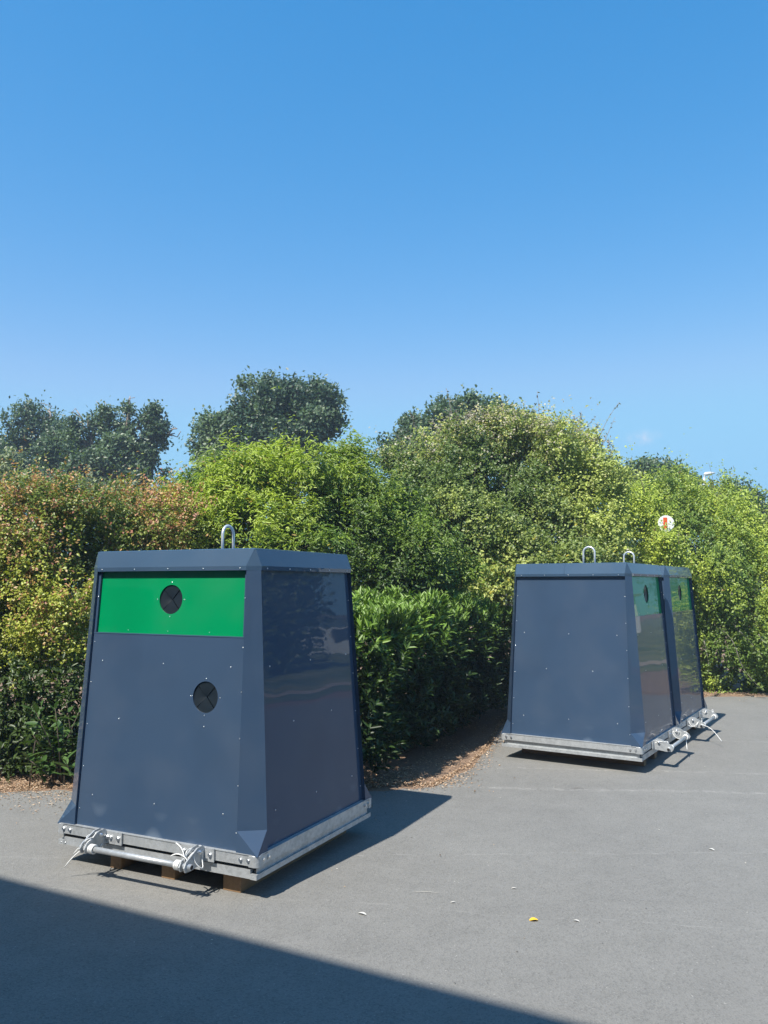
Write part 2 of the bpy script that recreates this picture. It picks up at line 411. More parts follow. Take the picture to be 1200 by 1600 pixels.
    def flaps(face, hole, d, par):
        ha, hz, hr = hole
        # dark chute wall behind the flaps
        V = []; Fc = []; n = 32
        for dd in (d + .006, d + .16):
            for k in range(n):
                an = 2 * math.pi * k / n; V.append(FP(face, ha + hr * math.cos(an), hz + hr * math.sin(an), dd))
        for k in range(n): Fc.append((k, (k + 1) % n, n + (k + 1) % n, n + k))
        Fc.append(tuple(range(n, 2 * n)))
        link('chute', mesh_pd('chute', V, Fc, M['black']), par)
        for s in range(4):
            a0 = math.pi / 4 + s * math.pi / 2 + .025; a1 = a0 + math.pi / 2 - .05
            bend = (.010, .018, .004, .008)[s]
            V = []; Fc = []; na, nr = 9, 5
            for j in range(nr):
                r = hr * (1 - j / (nr - 1) * .985)
                for k in range(na):
                    an = a0 + (a1 - a0) * k / (na - 1); t = j / (nr - 1)
                    V.append(FP(face, ha + r * math.cos(an), hz + r * math.sin(an), d + .006 + bend * t * t + .0015 * s))
            for j in range(nr - 1):
                for k in range(na - 1): Fc.append((j * na + k, j * na + k + 1, (j + 1) * na + k + 1, (j + 1) * na + k))
            link('rubber_flap', mesh_pd('rubber_flap', V, Fc, M['rubber'], True), par)
        for k in range(4):
            an = k * math.pi / 2; screw(face, ha + (hr + .014) * math.cos(an), hz + (hr + .014) * math.sin(an), d, par, .004)
    flaps('F', holeL, rec - .008, fp); flaps('F', holeU, rec + .006, gp)
    for a in (-.3, 0, .3): screw('F', a, 1.335, rec + .006, gp, .003)
    bp = panel('back_panel', 'B', ZB - .004, ZT, rec, D)
    rp = panel('side_panel', 'R', ZB - .004, ZT, rec, D); lp = panel('side_panel', 'L', ZB - .004, ZT, rec, D)
    for face, par, dd, ax in (('F', fp, rec - .008, (.47, .31)), ('R', rp, rec, (.445, .222)), ('L', lp, rec, (.445, .222)), ('B', bp, rec, (.47, .31))):
        for a in (-ax[0], -.005, ax[0]): screw(face, a, 1.15, dd, par); screw(face, a, .375, dd, par)
        for a in (-ax[1], ax[1]): screw(face, a, .82, dd, par)
        for z in (1.5, 1.26, 1.02, .775, .53, .29):
            if face == 'F' and z > 1.3: continue
            for s in (-1, 1): screw(face, s * (half(face, z) - .014), z, dd, par, .004)
    # --- lid: vertical lip, sloping skirt with chamfered corners, flat top
    def ring(h_x, h_y, c_x, c_y, z):
        pts = []
        for (sx, sy, o) in ((-1, -1, 0), (1, -1, 1), (1, 1, 0), (-1, 1, 1)):
            a = (sx * (h_x), sy * (h_y - c_y), z); b = (sx * (h_x - c_x), sy * h_y, z)
            pts += [a, b] if o == 0 else [b, a]
        return pts
    x0, y0 = hx(ZS) + .004, hy(ZS) + .004
    rings = [ring(x0 - .02, y0 - .02, .07, .045, 1.684), ring(x0, y0, .072, .047, 1.684), ring(x0 + .001, y0 + .001, .072, .047, 1.708),
             ring(x0 - .035, y0 - .035, .004, .004, 1.8055), ring(x0 - .045, y0 - .045, .004, .004, 1.8085)]
    V = [p for r in rings for p in r]; Fc = []
    for i in range(4):
        for k in range(8): Fc.append((i * 8 + k, i * 8 + (k + 1) % 8, (i + 1) * 8 + (k + 1) % 8, (i + 1) * 8 + k))
    Fc.append(tuple(range(32, 40)))
    bm = bmesh.new(); bv = [bm.verts.new(p) for p in V]
    for f in Fc: bm.faces.new([bv[i] for i in f])
    lid = link('lid', bm_mesh('lid', bm, M['lid']), root)
    for s, (hh, oth) in (('F', (y0, x0)), ('R', (x0, y0)), ('L', (x0, y0)), ('B', (y0, x0))):
        for k in range(-2, 3):
            a = k * .255 if s in 'FB' else k * .235
            o = link('screw', screw_me, lid)
            o.location = {'F': (a, -hh, 1.695), 'B': (a, hh, 1.695), 'R': (hh, a, 1.695), 'L': (-hh, a, 1.695)}[s]; o.scale = (.0045,) * 3
    V = [(-x0 - .0035, .04, 1.709), (-x0 - .0035, .046, 1.709), (-x0 + .032, .046, 1.806), (-x0 + .032, .04, 1.806), (-x0 + .01, .04, 1.709), (-x0 + .01, .046, 1.709), (-x0 + .045, .046, 1.805), (-x0 + .045, .04, 1.805)]
    link('seam', mesh_pd('seam', V, BX, M['lid']), lid)
    # --- lifting loop on top, in the local YZ plane
    hw_, top_ = .058, 1.985
    pts = [(0, -hw_, 1.79)] + [(0, -hw_, 1.90)] + [(0, -hw_ * math.cos(a), top_ - hw_ + hw_ * math.sin(a)) for a in np.linspace(0, math.pi, 13)] + [(0, hw_, 1.90), (0, hw_, 1.79)]
    lo = tube('lifting_loop', [(pts, [.0095] * len(pts))], M['loop'], root, 10)
    # --- base rails: angle section (vertical face + thin top lip)
    def rail(face):
        L = (CW if face in 'FB' else CD) / 2 - .03; H_ = (CD if face in 'FB' else CW) / 2
        bm = bmesh.new(); box_bm(bm, -L, L, -H_, -H_ + .006, .140, .1935); box_bm(bm, -L, L, -H_ - .003, -H_ + .03, .194, .1985)
        bmesh.ops.rotate(bm, verts=bm.verts, cent=(0, 0, 0), matrix=Matrix.Rotation({'F': 0, 'R': math.pi / 2, 'B': math.pi, 'L': -math.pi / 2}[face], 3, 'Z'))
        return link('rail', bm_mesh('rail', bm, G), root)
    bb = bmesh.new(); bmesh.ops.create_cone(bb, cap_ends=True, segments=6, radius1=.011, radius2=.010, depth=.010)
    bmesh.ops.create_cone(bb, cap_ends=True, segments=12, radius1=.015, radius2=.015, depth=.003, matrix=Matrix.Translation((0, 0, -.005)))
    bolt_me = bm_mesh('bolt', bb, M['bolt'])
    def bolt(face, a, out_, z, par, s=1.0):
        H_ = (CD if face in 'FB' else CW) / 2 + out_
        o = link('bolt', bolt_me, par); o.scale = (s, s, s)
        if face == 'F': o.location = (a, -H_, z); o.rotation_euler = (math.pi / 2, 0, 0)
        elif face == 'R': o.location = (H_, a, z); o.rotation_euler = (0, math.pi / 2, 0)
        elif face == 'L': o.location = (-H_, a, z); o.rotation_euler = (0, -math.pi / 2, 0)
        else: o.location = (a, H_, z); o.rotation_euler = (-math.pi / 2, 0, 0)
    for f in 'FRBL':
        r = rail(f); Lh = (CW if f in 'FB' else CD) / 2
        for s in (-1, 1):
            bolt(f, s * (Lh - .055), .006, .168, r, .8); bolt(f, s * (Lh - .105), .006, .166, r, .8)
    # rounded corner caps
    for sx in (-1, 1):
        for sy in (-1, 1):
            prof = []; r = .026; ccx, ccy = CW / 2 + .003 - r, CD / 2 + .003 - r
            for k in range(7):
                a = math.pi / 2 * k / 6; prof.append((ccx + r * math.cos(a), ccy + r * math.sin(a)))
            prof = [(ccx + r, ccy - .03)] + prof + [(ccx - .03, ccy + r)]
            V = [(sx * x, sy * y, z) for z in (.136, .192, .2) for x, y in prof]; n = len(prof)
            V = [(sx * x, sy * y, .136) for x, y in prof] + [(sx * x, sy * y, .192) for x, y in prof] + [(sx * (x - .006), sy * (y - .006), .199) for x, y in prof]
            Fc = [(j * n + i, j * n + i + 1, (j + 1) * n + i + 1, (j + 1) * n + i) for j in range(2) for i in range(n - 1)] + [tuple(2 * n + i for i in range(n))]
            link('corner_cap', mesh_pd('corner_cap', V, Fc, G, False), root)
    # lower frame: web set back, flange at the bottom, floor plates
    bm = bmesh.new()
    hxw, hyw = CW / 2, CD / 2
    for (sx) in (-1, 1):
        box_bm(bm, min(sx * (hxw - .028), sx * (hxw - .022)), max(sx * (hxw - .028), sx * (hxw - .022)), -hyw + .03, hyw - .03, .095, .141)
    box_bm(bm, -hxw + .08, hxw - .08, -hyw + .07, -hyw + .076, .095, .141)
    box_bm(bm, -hxw + .08, hxw - .08, hyw - .076, hyw - .07, .095, .141)
    link('frame_web', bm_mesh('frame_web', bm, G), root)
    bm = bmesh.new()
    for sx in (-1, 1):
        a, b = sorted((sx * (hxw - .008), sx * (hxw - .05))); box_bm(bm, a, b, -hyw + .006, hyw - .006, .072, .0985)
    for sy in (-1, 1):
        a, b = sorted((sy * (hyw - .010), sy * (hyw - .05))); box_bm(bm, -hxw + .0505, hxw - .0505, a, b, .0725, .120)
    lf = link('lower_frame', bm_mesh('lower_frame', bm, G), root)
    box('floor_plate', (-hxw + .055, hxw - .055, -hyw + .08, hyw - .08, .078, .092), G, root)
    for a in (hxw - .03, -hxw + .03, -hxw + .06): bolt('F', a, -.006, .085, lf, .35)
    # handle: mounting plates, triangular fins, tube
    for (p0, p1, fin) in ((-.405, -.20, -.335), (.225, .445, .362)):
        pl = box('bracket', (p0, p1, -hyw - .012, -hyw - .004, .132, .2), G, root)
        for xx in (p0 + .02 if fin - p0 > .1 else p0 + .1, p1 - .025, p1 - .08): bolt('F', xx, .018, .168, pl, .95)
        for dx in (-.016, .016):
            prof = [(-hyw - .012, .205), (-hyw - .012, .125), (-hyw - .125, .112), (-hyw - .165, .115), (-hyw - .176, .14), (-hyw - .160, .166), (-hyw - .07, .213), (-hyw - .03, .216)]
            V = [(fin + dx - .004, y, z) for y, z in prof] + [(fin + dx + .004, y, z) for y, z in prof]; n = len(prof)
            Fc = [tuple(range(n)), tuple(range(2 * n - 1, n - 1, -1))] + [(i, n + i, n + (i + 1) % n, (i + 1) % n) for i in range(n)]
            link('fin', mesh_pd('fin', V, Fc, G), pl)
        tube('pivot_pin', [([(fin - .035, -hyw - .055, .19), (fin + .035, -hyw - .055, .19)], [.011, .011])], M['bolt'], pl, 10)
    yb, zb_ = -hyw - .142, .139
    bar = tube('handle_bar', [([(-.375, yb, zb_), (.402, yb, zb_)], [.0155, .0155])], G, root, 16)
    for xx in (-.376, .403):
        tube('bar_end', [([(xx - .0005, yb, zb_), (xx + .0005, yb, zb_)], [.012, .012])], M['black'], bar, 12)
    hx0 = COL.objects
    alt = panel('front_panel', 'F', ZB - .004, ZP, rec - .008, D, 0)
    for ch in list(fp.children):
        if ch.name.startswith(('screw', 'ledge')) and not (ch.name.startswith('screw') and abs(ch.location.x - .308) < .12 and abs(ch.location.z - .98) < .12):
            c = ch.copy(); COL.objects.link(c); c.parent = alt
    alt.parent = None
    return root, (yb, zb_, hyw), fp, alt
def cords(root, specs, yb, zb_, hyw, seed):
    r = random.Random(seed)
    for fin, wraps, tails in specs:
        paths = []
        for k in range(wraps):      # loose loops round the fin and the bar
            n = 22; c = (fin + r.uniform(-.03, .03), (yb + -hyw) / 2 + r.uniform(-.03, .03), .165 + r.uniform(-.01, .015))
            ra, rb = r.uniform(.03, .07), r.uniform(.02, .038); ph = r.uniform(0, 6); tl = r.uniform(-.6, .6)
            pts = []
            for i in range(n + 1):
                a = 2 * math.pi * i / n + ph
                pts.append((c[0] + tl * .05 * math.sin(a) + .006 * math.sin(3 * a), c[1] + ra * math.cos(a), c[2] + rb * math.sin(a) + .012 * math.cos(2 * a)))
            paths.append((pts, [.0026] * len(pts)))
        for k in range(3):          # turns round the bar itself
            pts = [(fin + (.035 + .012 * k) * (1 if fin < 0 else -1) + .002 * math.sin(i), yb + .022 * math.cos(i * .6), zb_ + .022 * math.sin(i * .6)) for i in range(11 + 10)]
            paths.append((pts, [.0045] * len(pts)))
        for (dx, dy, dz) in tails:
            s = (fin + r.uniform(-.02, .02), yb + r.uniform(-.01, .03), .15); n = 10
            pts = [(s[0] + dx * t + .012 * math.sin(5 * t + fin), s[1] + dy * t, s[2] + dz * t + .03 * math.sin(math.pi * t)) for t in np.linspace(0, 1, n)]
            paths.append((pts, [.0032] * n))
        tube('tie_cord', paths, M['cord'], root, 5)
root1, (yb, zb_, hyw), fp1, alt1 = container()
C1 = (-1.012, 5.297, -.4494); C2 = (2.0597, 8.2124, 1.0106); GAP = 1.442
C3 = (C2[0] + GAP * math.cos(C2[2]), C2[1] + GAP * math.sin(C2[2]), C2[2])
fp1.parent = None
root2 = copy_tree(root1); root3 = copy_tree(root1)
fp1.parent = root1; copy_tree(alt1, root2); alt1.parent = root3      # the pair has no lower hole
for r_, c_, lb in ((root1, C1, 'large dark grey container standing alone nearest the camera, its green panel fully in view'),
                   (root2, C2, 'dark grey container at the right showing its plain blank side, front of the pair'),
                   (root3, C3, 'dark grey container mostly hidden behind the blank sided one at the right')):
    r_.location = (c_[0], c_[1], .042); r_.rotation_euler = (0, 0, c_[2]); r_['label'] = lb; r_['group'] = 'dark grey recycling containers with green panels'
cords(root1, [(-.335, 4, [(-.13, -.05, -.13), (-.09, -.03, -.06), (.05, .03, .06)]), (.362, 5, [(-.09, -.02, .03), (-.06, .02, .09), (-.02, .0, -.05)])], yb, zb_, hyw, 3)
cords(root2, [(-.335, 2, [(.02, .01, .03)]), (.362, 3, [(-.15, -.05, -.11)])], yb, zb_, hyw, 5)
cords(root3, [(-.335, 2, [(-.16, -.22, -.12), (.03, 0, .05)]), (.362, 3, [(.02, .02, .05)])], yb, zb_, hyw, 8)
names = {0: ('nearest lone container', 'the lone container'), 1: ('front container of the pair', ''), 2: ('rear container of the pair', '')}
first = None
for ci, (c_, nm) in enumerate(((C1, 'the lone container'), (C2, 'the blank sided container'), (C3, 'the rear container'))):
    for bi, (xa, xb, w_) in enumerate(((-.365, -.285, 'left'), (.015, .108, 'middle'), (.44, .555, 'right'))):
        if first is None or True:
            bm = bmesh.new(); box_bm(bm, xa, xb, -.585, .60, .0045, .1138)
            o = link('timber_block', bm_mesh('timber_block', bm, M['wood'], bevel=.003))
        o.location = (c_[0], c_[1], 0); o.rotation_euler = (0, 0, c_[2])
        o['label'] = 'raw timber bearer under the %s of the handle side of %s' % (w_, nm) if w_ != 'middle' else 'raw timber bearer under the middle of %s' % nm
        o['category'] = 'timber'; o['group'] = 'timber bearers under the containers'

# ------------------------------------------------------------------ foliage
def unit(v): return v / (np.linalg.norm(v, axis=-1, keepdims=True) + 1e-9)
_ks = rng.normal(size=(14, 3)); _ph = rng.uniform(0, 6.28, 14)
def nz(p, scale):
    q = p / scale; s = 0
    for k in range(14): s = s + np.sin(q @ _ks[k] * 1.6 + _ph[k])
    return s / 3.7          # roughly unit spread
def leaves_mesh(name, P, A, Nn, L, Wd, Cc, m, round_=True, cup=.25, curl=.0):
    """P base points, A axis, Nn normal, L length, Wd width, Cc colour"""
    n = len(P); A = unit(A); Nn = unit(Nn - A * (Nn * A).sum(1, keepdims=True)); B = np.cross(A, Nn)
    L = L[:, None]; Wd = Wd[:, None]
    if round_:
        dz = -Nn * L * curl
        v = np.stack([P, P + A * L * .28 + B * Wd * .42 + Nn * Wd * cup, P + A * L * .66 + B * Wd * .40 + Nn * Wd * cup + dz * .4, P + A * L + dz,
                      P + A * L * .66 - B * Wd * .40 + Nn * Wd * cup + dz * .4, P + A * L * .28 - B * Wd * .42 + Nn * Wd * cup], 1).reshape(-1, 3)
        k = 6; tri = np.array([0, 1, 2, 3, 0, 3, 4, 5])
    else:
        v = np.stack([P, P + A * L * .5 + B * Wd * .5 + Nn * Wd * cup, P + A * L, P + A * L * .5 - B * Wd * .5 + Nn * Wd * cup], 1).reshape(-1, 3)
        k = 4; tri = np.array([0, 1, 2, 0, 2, 3])
    idx = (np.arange(n)[:, None] * k + tri[None]).ravel().astype(np.int32)
    fs = 4 if round_ else 3; nf = len(idx) // fs
    me = bpy.data.meshes.new(name)
    me.vertices.add(len(v)); me.vertices.foreach_set('co', v.astype(np.float32).ravel())
    me.loops.add(len(idx)); me.loops.foreach_set('vertex_index', idx)
    me.polygons.add(nf); me.polygons.foreach_set('loop_start', np.arange(0, len(idx), fs, dtype=np.int32)); me.polygons.foreach_set('loop_total', np.full(nf, fs, dtype=np.int32))
    at_ = me.color_attributes.new('leafcol', 'FLOAT_COLOR', 'POINT')
    c4 = np.ones((n, k, 4), np.float32); c4[:, :, :3] = Cc[:, None, :]
    at_.data.foreach_set('color', c4.ravel())
    me.materials.append(m); me.update(calc_edges=True); return me
def sample_clumps(lobes, n, inner=.35, hole=None, hscale=.5, backcut=.7, core=None, pocket=-.2, pscale=.2):
    lb = np.array(lobes, float); C = lb[:, :3]; Rr = lb[:, 3:6]
    area = (Rr[:, 0] * Rr[:, 2] + Rr[:, 1] * Rr[:, 2] + Rr[:, 0] * Rr[:, 1]); pr = area / area.sum()
    m = n * 9; i = rng.choice(len(lb), m, p=pr); d = unit(rng.normal(size=(m, 3)))
    rr = np.where(rng.random(m) < inner, rng.uniform(.45, .85, m), rng.uniform(.86, 1.04, m))
    bumps = 1 + .10 * nz(C[i] + d * Rr[i], .35)
    p = C[i] + d * Rr[i] * (rr * bumps)[:, None]
    keep = np.ones(m, bool)
    q = ((p[:, None, :] - C[None]) / Rr[None]); dd = np.linalg.norm(q, axis=2); dd[np.arange(m), i] = 9
    keep &= (dd.min(1) > .72) | (rng.random(m) < .15)
    keep &= ~((d[:, 1] > .25) & (rng.random(m) < backcut))
    keep &= p[:, 2] > .05
    if hole is not None: keep &= nz(p, hscale) > hole
    if core is not None:      # pockets between the sprays: the outer tufts break up, the inner mass stays
        keep &= core[i] | (nz(p + 7.3, pscale) + .35 * nz(p, pscale * .45) > pocket)
    sel = np.where(keep)[0][:n]
    return p[sel], unit(d[sel] / Rr[i[sel]]), rr[sel]
def sublobes(lobes, k=9, f=.42, prot=.55, core=.72):
    out_ = []; fl = []
    for (x, y, z, rx, ry, rz) in lobes:
        out_.append((x, y, z, rx * core, ry * core, rz * core)); fl.append(True)
        d = unit(rng.normal(size=(k * 3, 3))); d = d[d[:, 1] < .45][:k]
        for q in d:
            s = f * rng.uniform(.65, 1.25); g = rng.uniform(.62, .98)
            r_ = s * (rx * ry * rz) ** (1 / 3)
            out_.append((x + q[0] * rx * g * (1 - s * (1 - prot)), y + q[1] * ry * g * (1 - s * (1 - prot)), z + q[2] * rz * g * (1 - s * (1 - prot)), r_ * rng.uniform(.85, 1.2), r_, r_ * rng.uniform(.7, 1.0))); fl.append(False)
    return out_, np.array(fl)
def plant(name, label, cat, base, lobes, clumps, per, ll, lw, pal, mat_='leaf', mode='twig', group=None, tlen=.25, up=.5, droop=0., inner=.35,
          hole=None, hscale=.5, round_=True, stems=7, stem_r=.02, backcut=.7, spread=.12, tipcol=None, tipfn=None, trunk_h=None, cup=.25, extra=None, twigs=0, jit=.12, curl=.0, spread_leaf=.9, sub=13, subf=.37, shag=.09, prot=1.0, core=.66, pocket=-.30, pscale=.20):
    root = thing(name, label, cat, (base[0], base[1], 0), 0, group)
    off = np.array([base[0], base[1], 0.])
    main = lobes; fl = None
    if sub: lobes, fl = sublobes(lobes, sub, subf, prot, core)
    p, d, rr = sample_clumps(lobes, clumps, inner, hole, hscale, backcut, fl, pocket, pscale)
    n = len(p); cn = nz(p, .8)
    sh = (rr > .86); e_ = rng.exponential(shag, n) * sh; p = p + unit(d + np.array([0, 0, .5])) * e_[:, None]
    td = unit(d + np.array([0, 0, up]) + rng.normal(size=(n, 3)) * .35)
    cnt = np.maximum(3, rng.integers(int(per * .6), int(per * 1.4) + 1, n) * np.exp(-e_ / (shag * 2.2 + 1e-6))).astype(int); ci = np.repeat(np.arange(n), cnt); m = len(ci)
    if mode == 'twig':
        tl = tlen * rng.uniform(.6, 1.3, n)[ci]; t = rng.random(m) ** .8
        P = p[ci] + td[ci] * ((t - .5) * tl)[:, None] + rng.normal(size=(m, 3)) * .018
        P[:, 2] -= droop * (t ** 2) * tl
        side = unit(np.cross(td[ci], rng.normal(size=(m, 3))))
        A = unit(td[ci] * .55 + side * spread_leaf + np.array([0, 0, -droop]) + rng.normal(size=(m, 3)) * .15)
    else:
        P = p[ci] + rng.normal(size=(m, 3)) * spread; A = unit(rng.normal(size=(m, 3)) + d[ci] * .4 + np.array([0, 0, .2]))
        t = rng.random(m)
    Nn = unit(d[ci] * .35 + np.array([-.28, -.40, .72]) + rng.normal(size=(m, 3)) * .34)     # leaves turn to the light
    L = ll * rng.uniform(.6, 1.25, m); Wd = lw * rng.uniform(.75, 1.2, m)
    ca, cb = np.array(pal[0]), np.array(pal[1])
    f = np.clip(.45 + .42 * cn[ci] + .22 * nz(p, .25)[ci] + (rng.normal(size=n) * .16)[ci] + rng.normal(size=m) * .12, 0, 1)[:, None]
    Cc = ca * (1 - f) + cb * f
    if tipcol is not None:
        w = tipfn(P, t, cn[ci], m); Cc = np.where((.65 * rng.random(n)[ci] + .35 * rng.random(m) < w)[:, None], np.array(tipcol)[rng.integers(0, len(tipcol), m)], Cc)
    Cc = Cc * (1 + rng.normal(size=(m, 1)) * jit).clip(.45, 1.7)
    P[:, 2] = np.maximum(P[:, 2], .015)
    me = leaves_mesh('crown', P - off, A, Nn, L, Wd, Cc, M[mat_], round_, cup, curl)
    cr_ = link('crown', me, root)
    # stems from the ground to the lobes
    paths = []; lb = np.array(main)
    for k in range(stems):
        e = lb[k % len(lb)]; tgt = np.array([e[0], e[1], e[2] + e[5] * .35]) + rng.normal(size=3) * .12 * e[3]
        s = np.array([base[0] + rng.normal() * .12 * (stems > 1), base[1] + rng.normal() * .1 * (stems > 1), -.03])
        if trunk_h: fork = np.array([base[0], base[1], trunk_h]) + rng.normal(size=3) * .15; mids = [s * .0 + np.array([base[0], base[1], -.03]), fork]
        else: mids = [s]
        ctrl = mids + [(mids[-1] + tgt) / 2 + rng.normal(size=3) * .15 * np.linalg.norm(tgt - mids[-1]) * .5, tgt]
        tt = np.linspace(0, len(ctrl) - 1, 10); cc = np.array(ctrl)
        pts = np.stack([np.interp(tt, range(len(ctrl)), cc[:, j]) for j in range(3)], 1)
        paths.append((pts - off, np.linspace(stem_r, stem_r * .25, 10)))
    for k in range(twigs):
        j = rng.integers(0, n); e = lb[np.argmin(np.linalg.norm((lb[:, :3] - p[j]) / lb[:, 3:6], axis=1))]
        a_ = e[:3] + np.array([0, 0, -.2]) * e[5]; pts = np.array([a_ + (p[j] - a_) * s_ + rng.normal(size=3) * .04 * s_ for s_ in np.linspace(0, 1.0, 5)])
        paths.append((pts - off, np.linspace(stem_r * .28, stem_r * .07, 5)))
    V, Fc = tube_np(paths, 6); link('trunk' if trunk_h else 'stems', mesh_pd('stems', V, Fc, M['bark'], True), root)
    return root
def LB(u, v, Y, ru, rv, ry=None):
    k = Y / 1276.3; return ((u - 600) * k, Y, EYE + (914.7 - v) * k, ru * k, (ry if ry else ru * k * .8), rv * k)
def XY(u, Y): return ((u - 600) * Y / 1276.3, Y)

# --- nearest left: orange tinged shrub
redcol = [(.46, .24, .12), (.50, .30, .11), (.40, .17, .11), (.48, .34, .12)]
plant('autumn_shrub', 'broad shrub with orange and red tinged small leaves at the left edge', 'shrub', XY(60, 8.2),
      [LB(10, 900, 8.3, 130, 125), LB(110, 890, 8.5, 125, 130), LB(60, 840, 8.9, 130, 90), LB(-60, 930, 8.0, 110, 130), LB(200, 880, 8.9, 110, 115), LB(160, 830, 9.2, 90, 78), LB(60, 975, 7.9, 90, 70), LB(110, 990, 7.9, 60, 90),
       LB(240, 825, 9.5, 70, 60), LB(-120, 880, 8.8, 120, 120)],
      11000, 18, .034, .024, ((.10, .16, .03), (.40, .43, .07)), round_=False, tlen=.22, up=.35, droop=.15, inner=.3, hole=-1.3, hscale=.28,
      tipcol=redcol, tipfn=lambda P, t, c, m: np.clip(.16 + .36 * (P[:, 2] - 1.7) + .14 * c, .03, .66), stems=14, stem_r=.022, twigs=80)
# shaded low shrub under it
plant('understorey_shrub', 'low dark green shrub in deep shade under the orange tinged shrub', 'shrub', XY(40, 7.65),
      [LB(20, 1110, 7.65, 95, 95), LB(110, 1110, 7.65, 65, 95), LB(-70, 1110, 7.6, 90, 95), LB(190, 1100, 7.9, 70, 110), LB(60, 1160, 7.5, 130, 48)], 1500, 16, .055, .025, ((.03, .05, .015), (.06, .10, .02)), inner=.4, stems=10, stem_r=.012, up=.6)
# --- yellow green tall shrub behind the lone container
ygr = ((.09, .17, .025), (.36, .45, .05))
plant('willow_leaved_shrub', 'tall yellow-green shrub with long drooping leaves rising behind the lone container', 'shrub', XY(430, 9.6),
      [LB(590, 780, 9.7, 36, 48), LB(330, 826, 9.3, 75, 90), LB(400, 806, 9.4, 75, 95), LB(470, 796, 9.5, 70, 95), LB(430, 756, 9.8, 34, 40), LB(480, 746, 9.8, 24, 42), LB(365, 771, 9.7, 28, 40), LB(530, 776, 9.8, 50, 62), LB(540, 731, 10, 28, 40), LB(300, 796, 9.8, 45, 50),
       LB(440, 866, 9.2, 110, 80), LB(560, 806, 9.7, 55, 70), LB(408, 722, 9.9, 11, 34), LB(445, 712, 9.9, 10, 36), LB(470, 722, 9.9, 9, 34), LB(512, 724, 9.9, 11, 34), LB(560, 721, 10, 12, 30), LB(340, 731, 10, 14, 28), LB(385, 741, 10, 14, 26)],
      6400, 18, .062, .018, ygr, shag=.11, tlen=.32, up=1.1, droop=.42, inner=.3, hole=-1.1, hscale=.3, tipcol=[(.36, .33, .05), (.30, .20, .05)], tipfn=lambda P, t, c, m: np.clip(.05 + .05 * c, 0, .2), stems=12, stem_r=.02, twigs=120, curl=.25, spread_leaf=.7)
plant('pale_shrub', 'paler green loose shrub just left of the tall yellow-green one', 'shrub', XY(290, 10.8),
      [LB(285, 790, 10.8, 42, 45), LB(320, 770, 10.8, 35, 45), LB(345, 735, 11, 22, 40), LB(260, 820, 10.6, 45, 50)], 900, 14, .075, .03, ((.17, .23, .09), (.34, .41, .16)), tlen=.3, up=.6, droop=.4, inner=.3, stems=6, stem_r=.018, twigs=30)
plant('thicket', 'dark green tangled thicket between the lone container and the round leaved shrub', 'shrub', XY(620, 9.6),
      [LB(600, 850, 9.6, 70, 85), LB(650, 870, 9.4, 60, 70), LB(575, 900, 9.2, 55, 60), LB(620, 790, 10.0, 45, 40), LB(690, 905, 9.8, 50, 55)],
      3000, 16, .046, .022, ((.05, .10, .018), (.19, .28, .04)), tlen=.26, up=.5, droop=.2, hole=-1.0, hscale=.3,
      tipcol=[(.30, .14, .09), (.25, .24, .06)], tipfn=lambda P, t, c, m: np.clip(.03 + .05 * c, 0, .15), stems=8, stem_r=.016, twigs=70)
# --- big rounded shrub in the middle right
plant('round_leaved_shrub', 'largest rounded shrub with pale green leaves and greyish top, behind the container pair', 'shrub', XY(760, 12.4),
      [LB(740, 741, 12.4, 95, 90), LB(660, 780, 12.1, 80, 85), LB(800, 736, 12.6, 100, 85), LB(870, 756, 12.3, 95, 95), LB(720, 830, 11.7, 120, 85), LB(850, 850, 11.8, 110, 75), LB(920, 800, 12.5, 60, 80), LB(640, 850, 11.6, 60, 70),
       LB(760, 686, 12.9, 60, 45), LB(830, 701, 12.9, 60, 45), LB(915, 731, 12.8, 42, 50), LB(680, 721, 12.7, 50, 48), LB(690, 900, 11.2, 60, 60), LB(760, 880, 11.2, 60, 45), LB(940, 860, 11.6, 60, 60), LB(620, 746, 12.4, 35, 45)],
      17500, 15, .044, .032, ((.12, .18, .04), (.46, .51, .12)), round_=False, tlen=.26, up=.3, droop=.3, inner=.28, hole=-.75, hscale=.42,
      tipcol=[(.46, .43, .31), (.52, .50, .16), (.42, .37, .28)], tipfn=lambda P, t, c, m: np.clip(.07 + .45 * (P[:, 2] - 3.2), .04, .6), stems=16, stem_r=.03, twigs=200)
plant('bright_bough_shrub', 'pale leafy boughs spreading low just above the blank sided container lid', 'shrub', XY(820, 10.9),
      [LB(830, 885, 10.9, 75, 28, .5), LB(900, 870, 11.0, 60, 28, .5), LB(760, 905, 10.8, 40, 28, .4), LB(880, 905, 10.8, 90, 30, .5)], 1200, 14, .052, .034, ((.19, .25, .06), (.55, .57, .16)), tlen=.28, up=.1, droop=.3, inner=.3,
      tipcol=[(.42, .36, .05)], tipfn=lambda P, t, c, m: np.full(m, .07), stems=8, stem_r=.016, twigs=40)
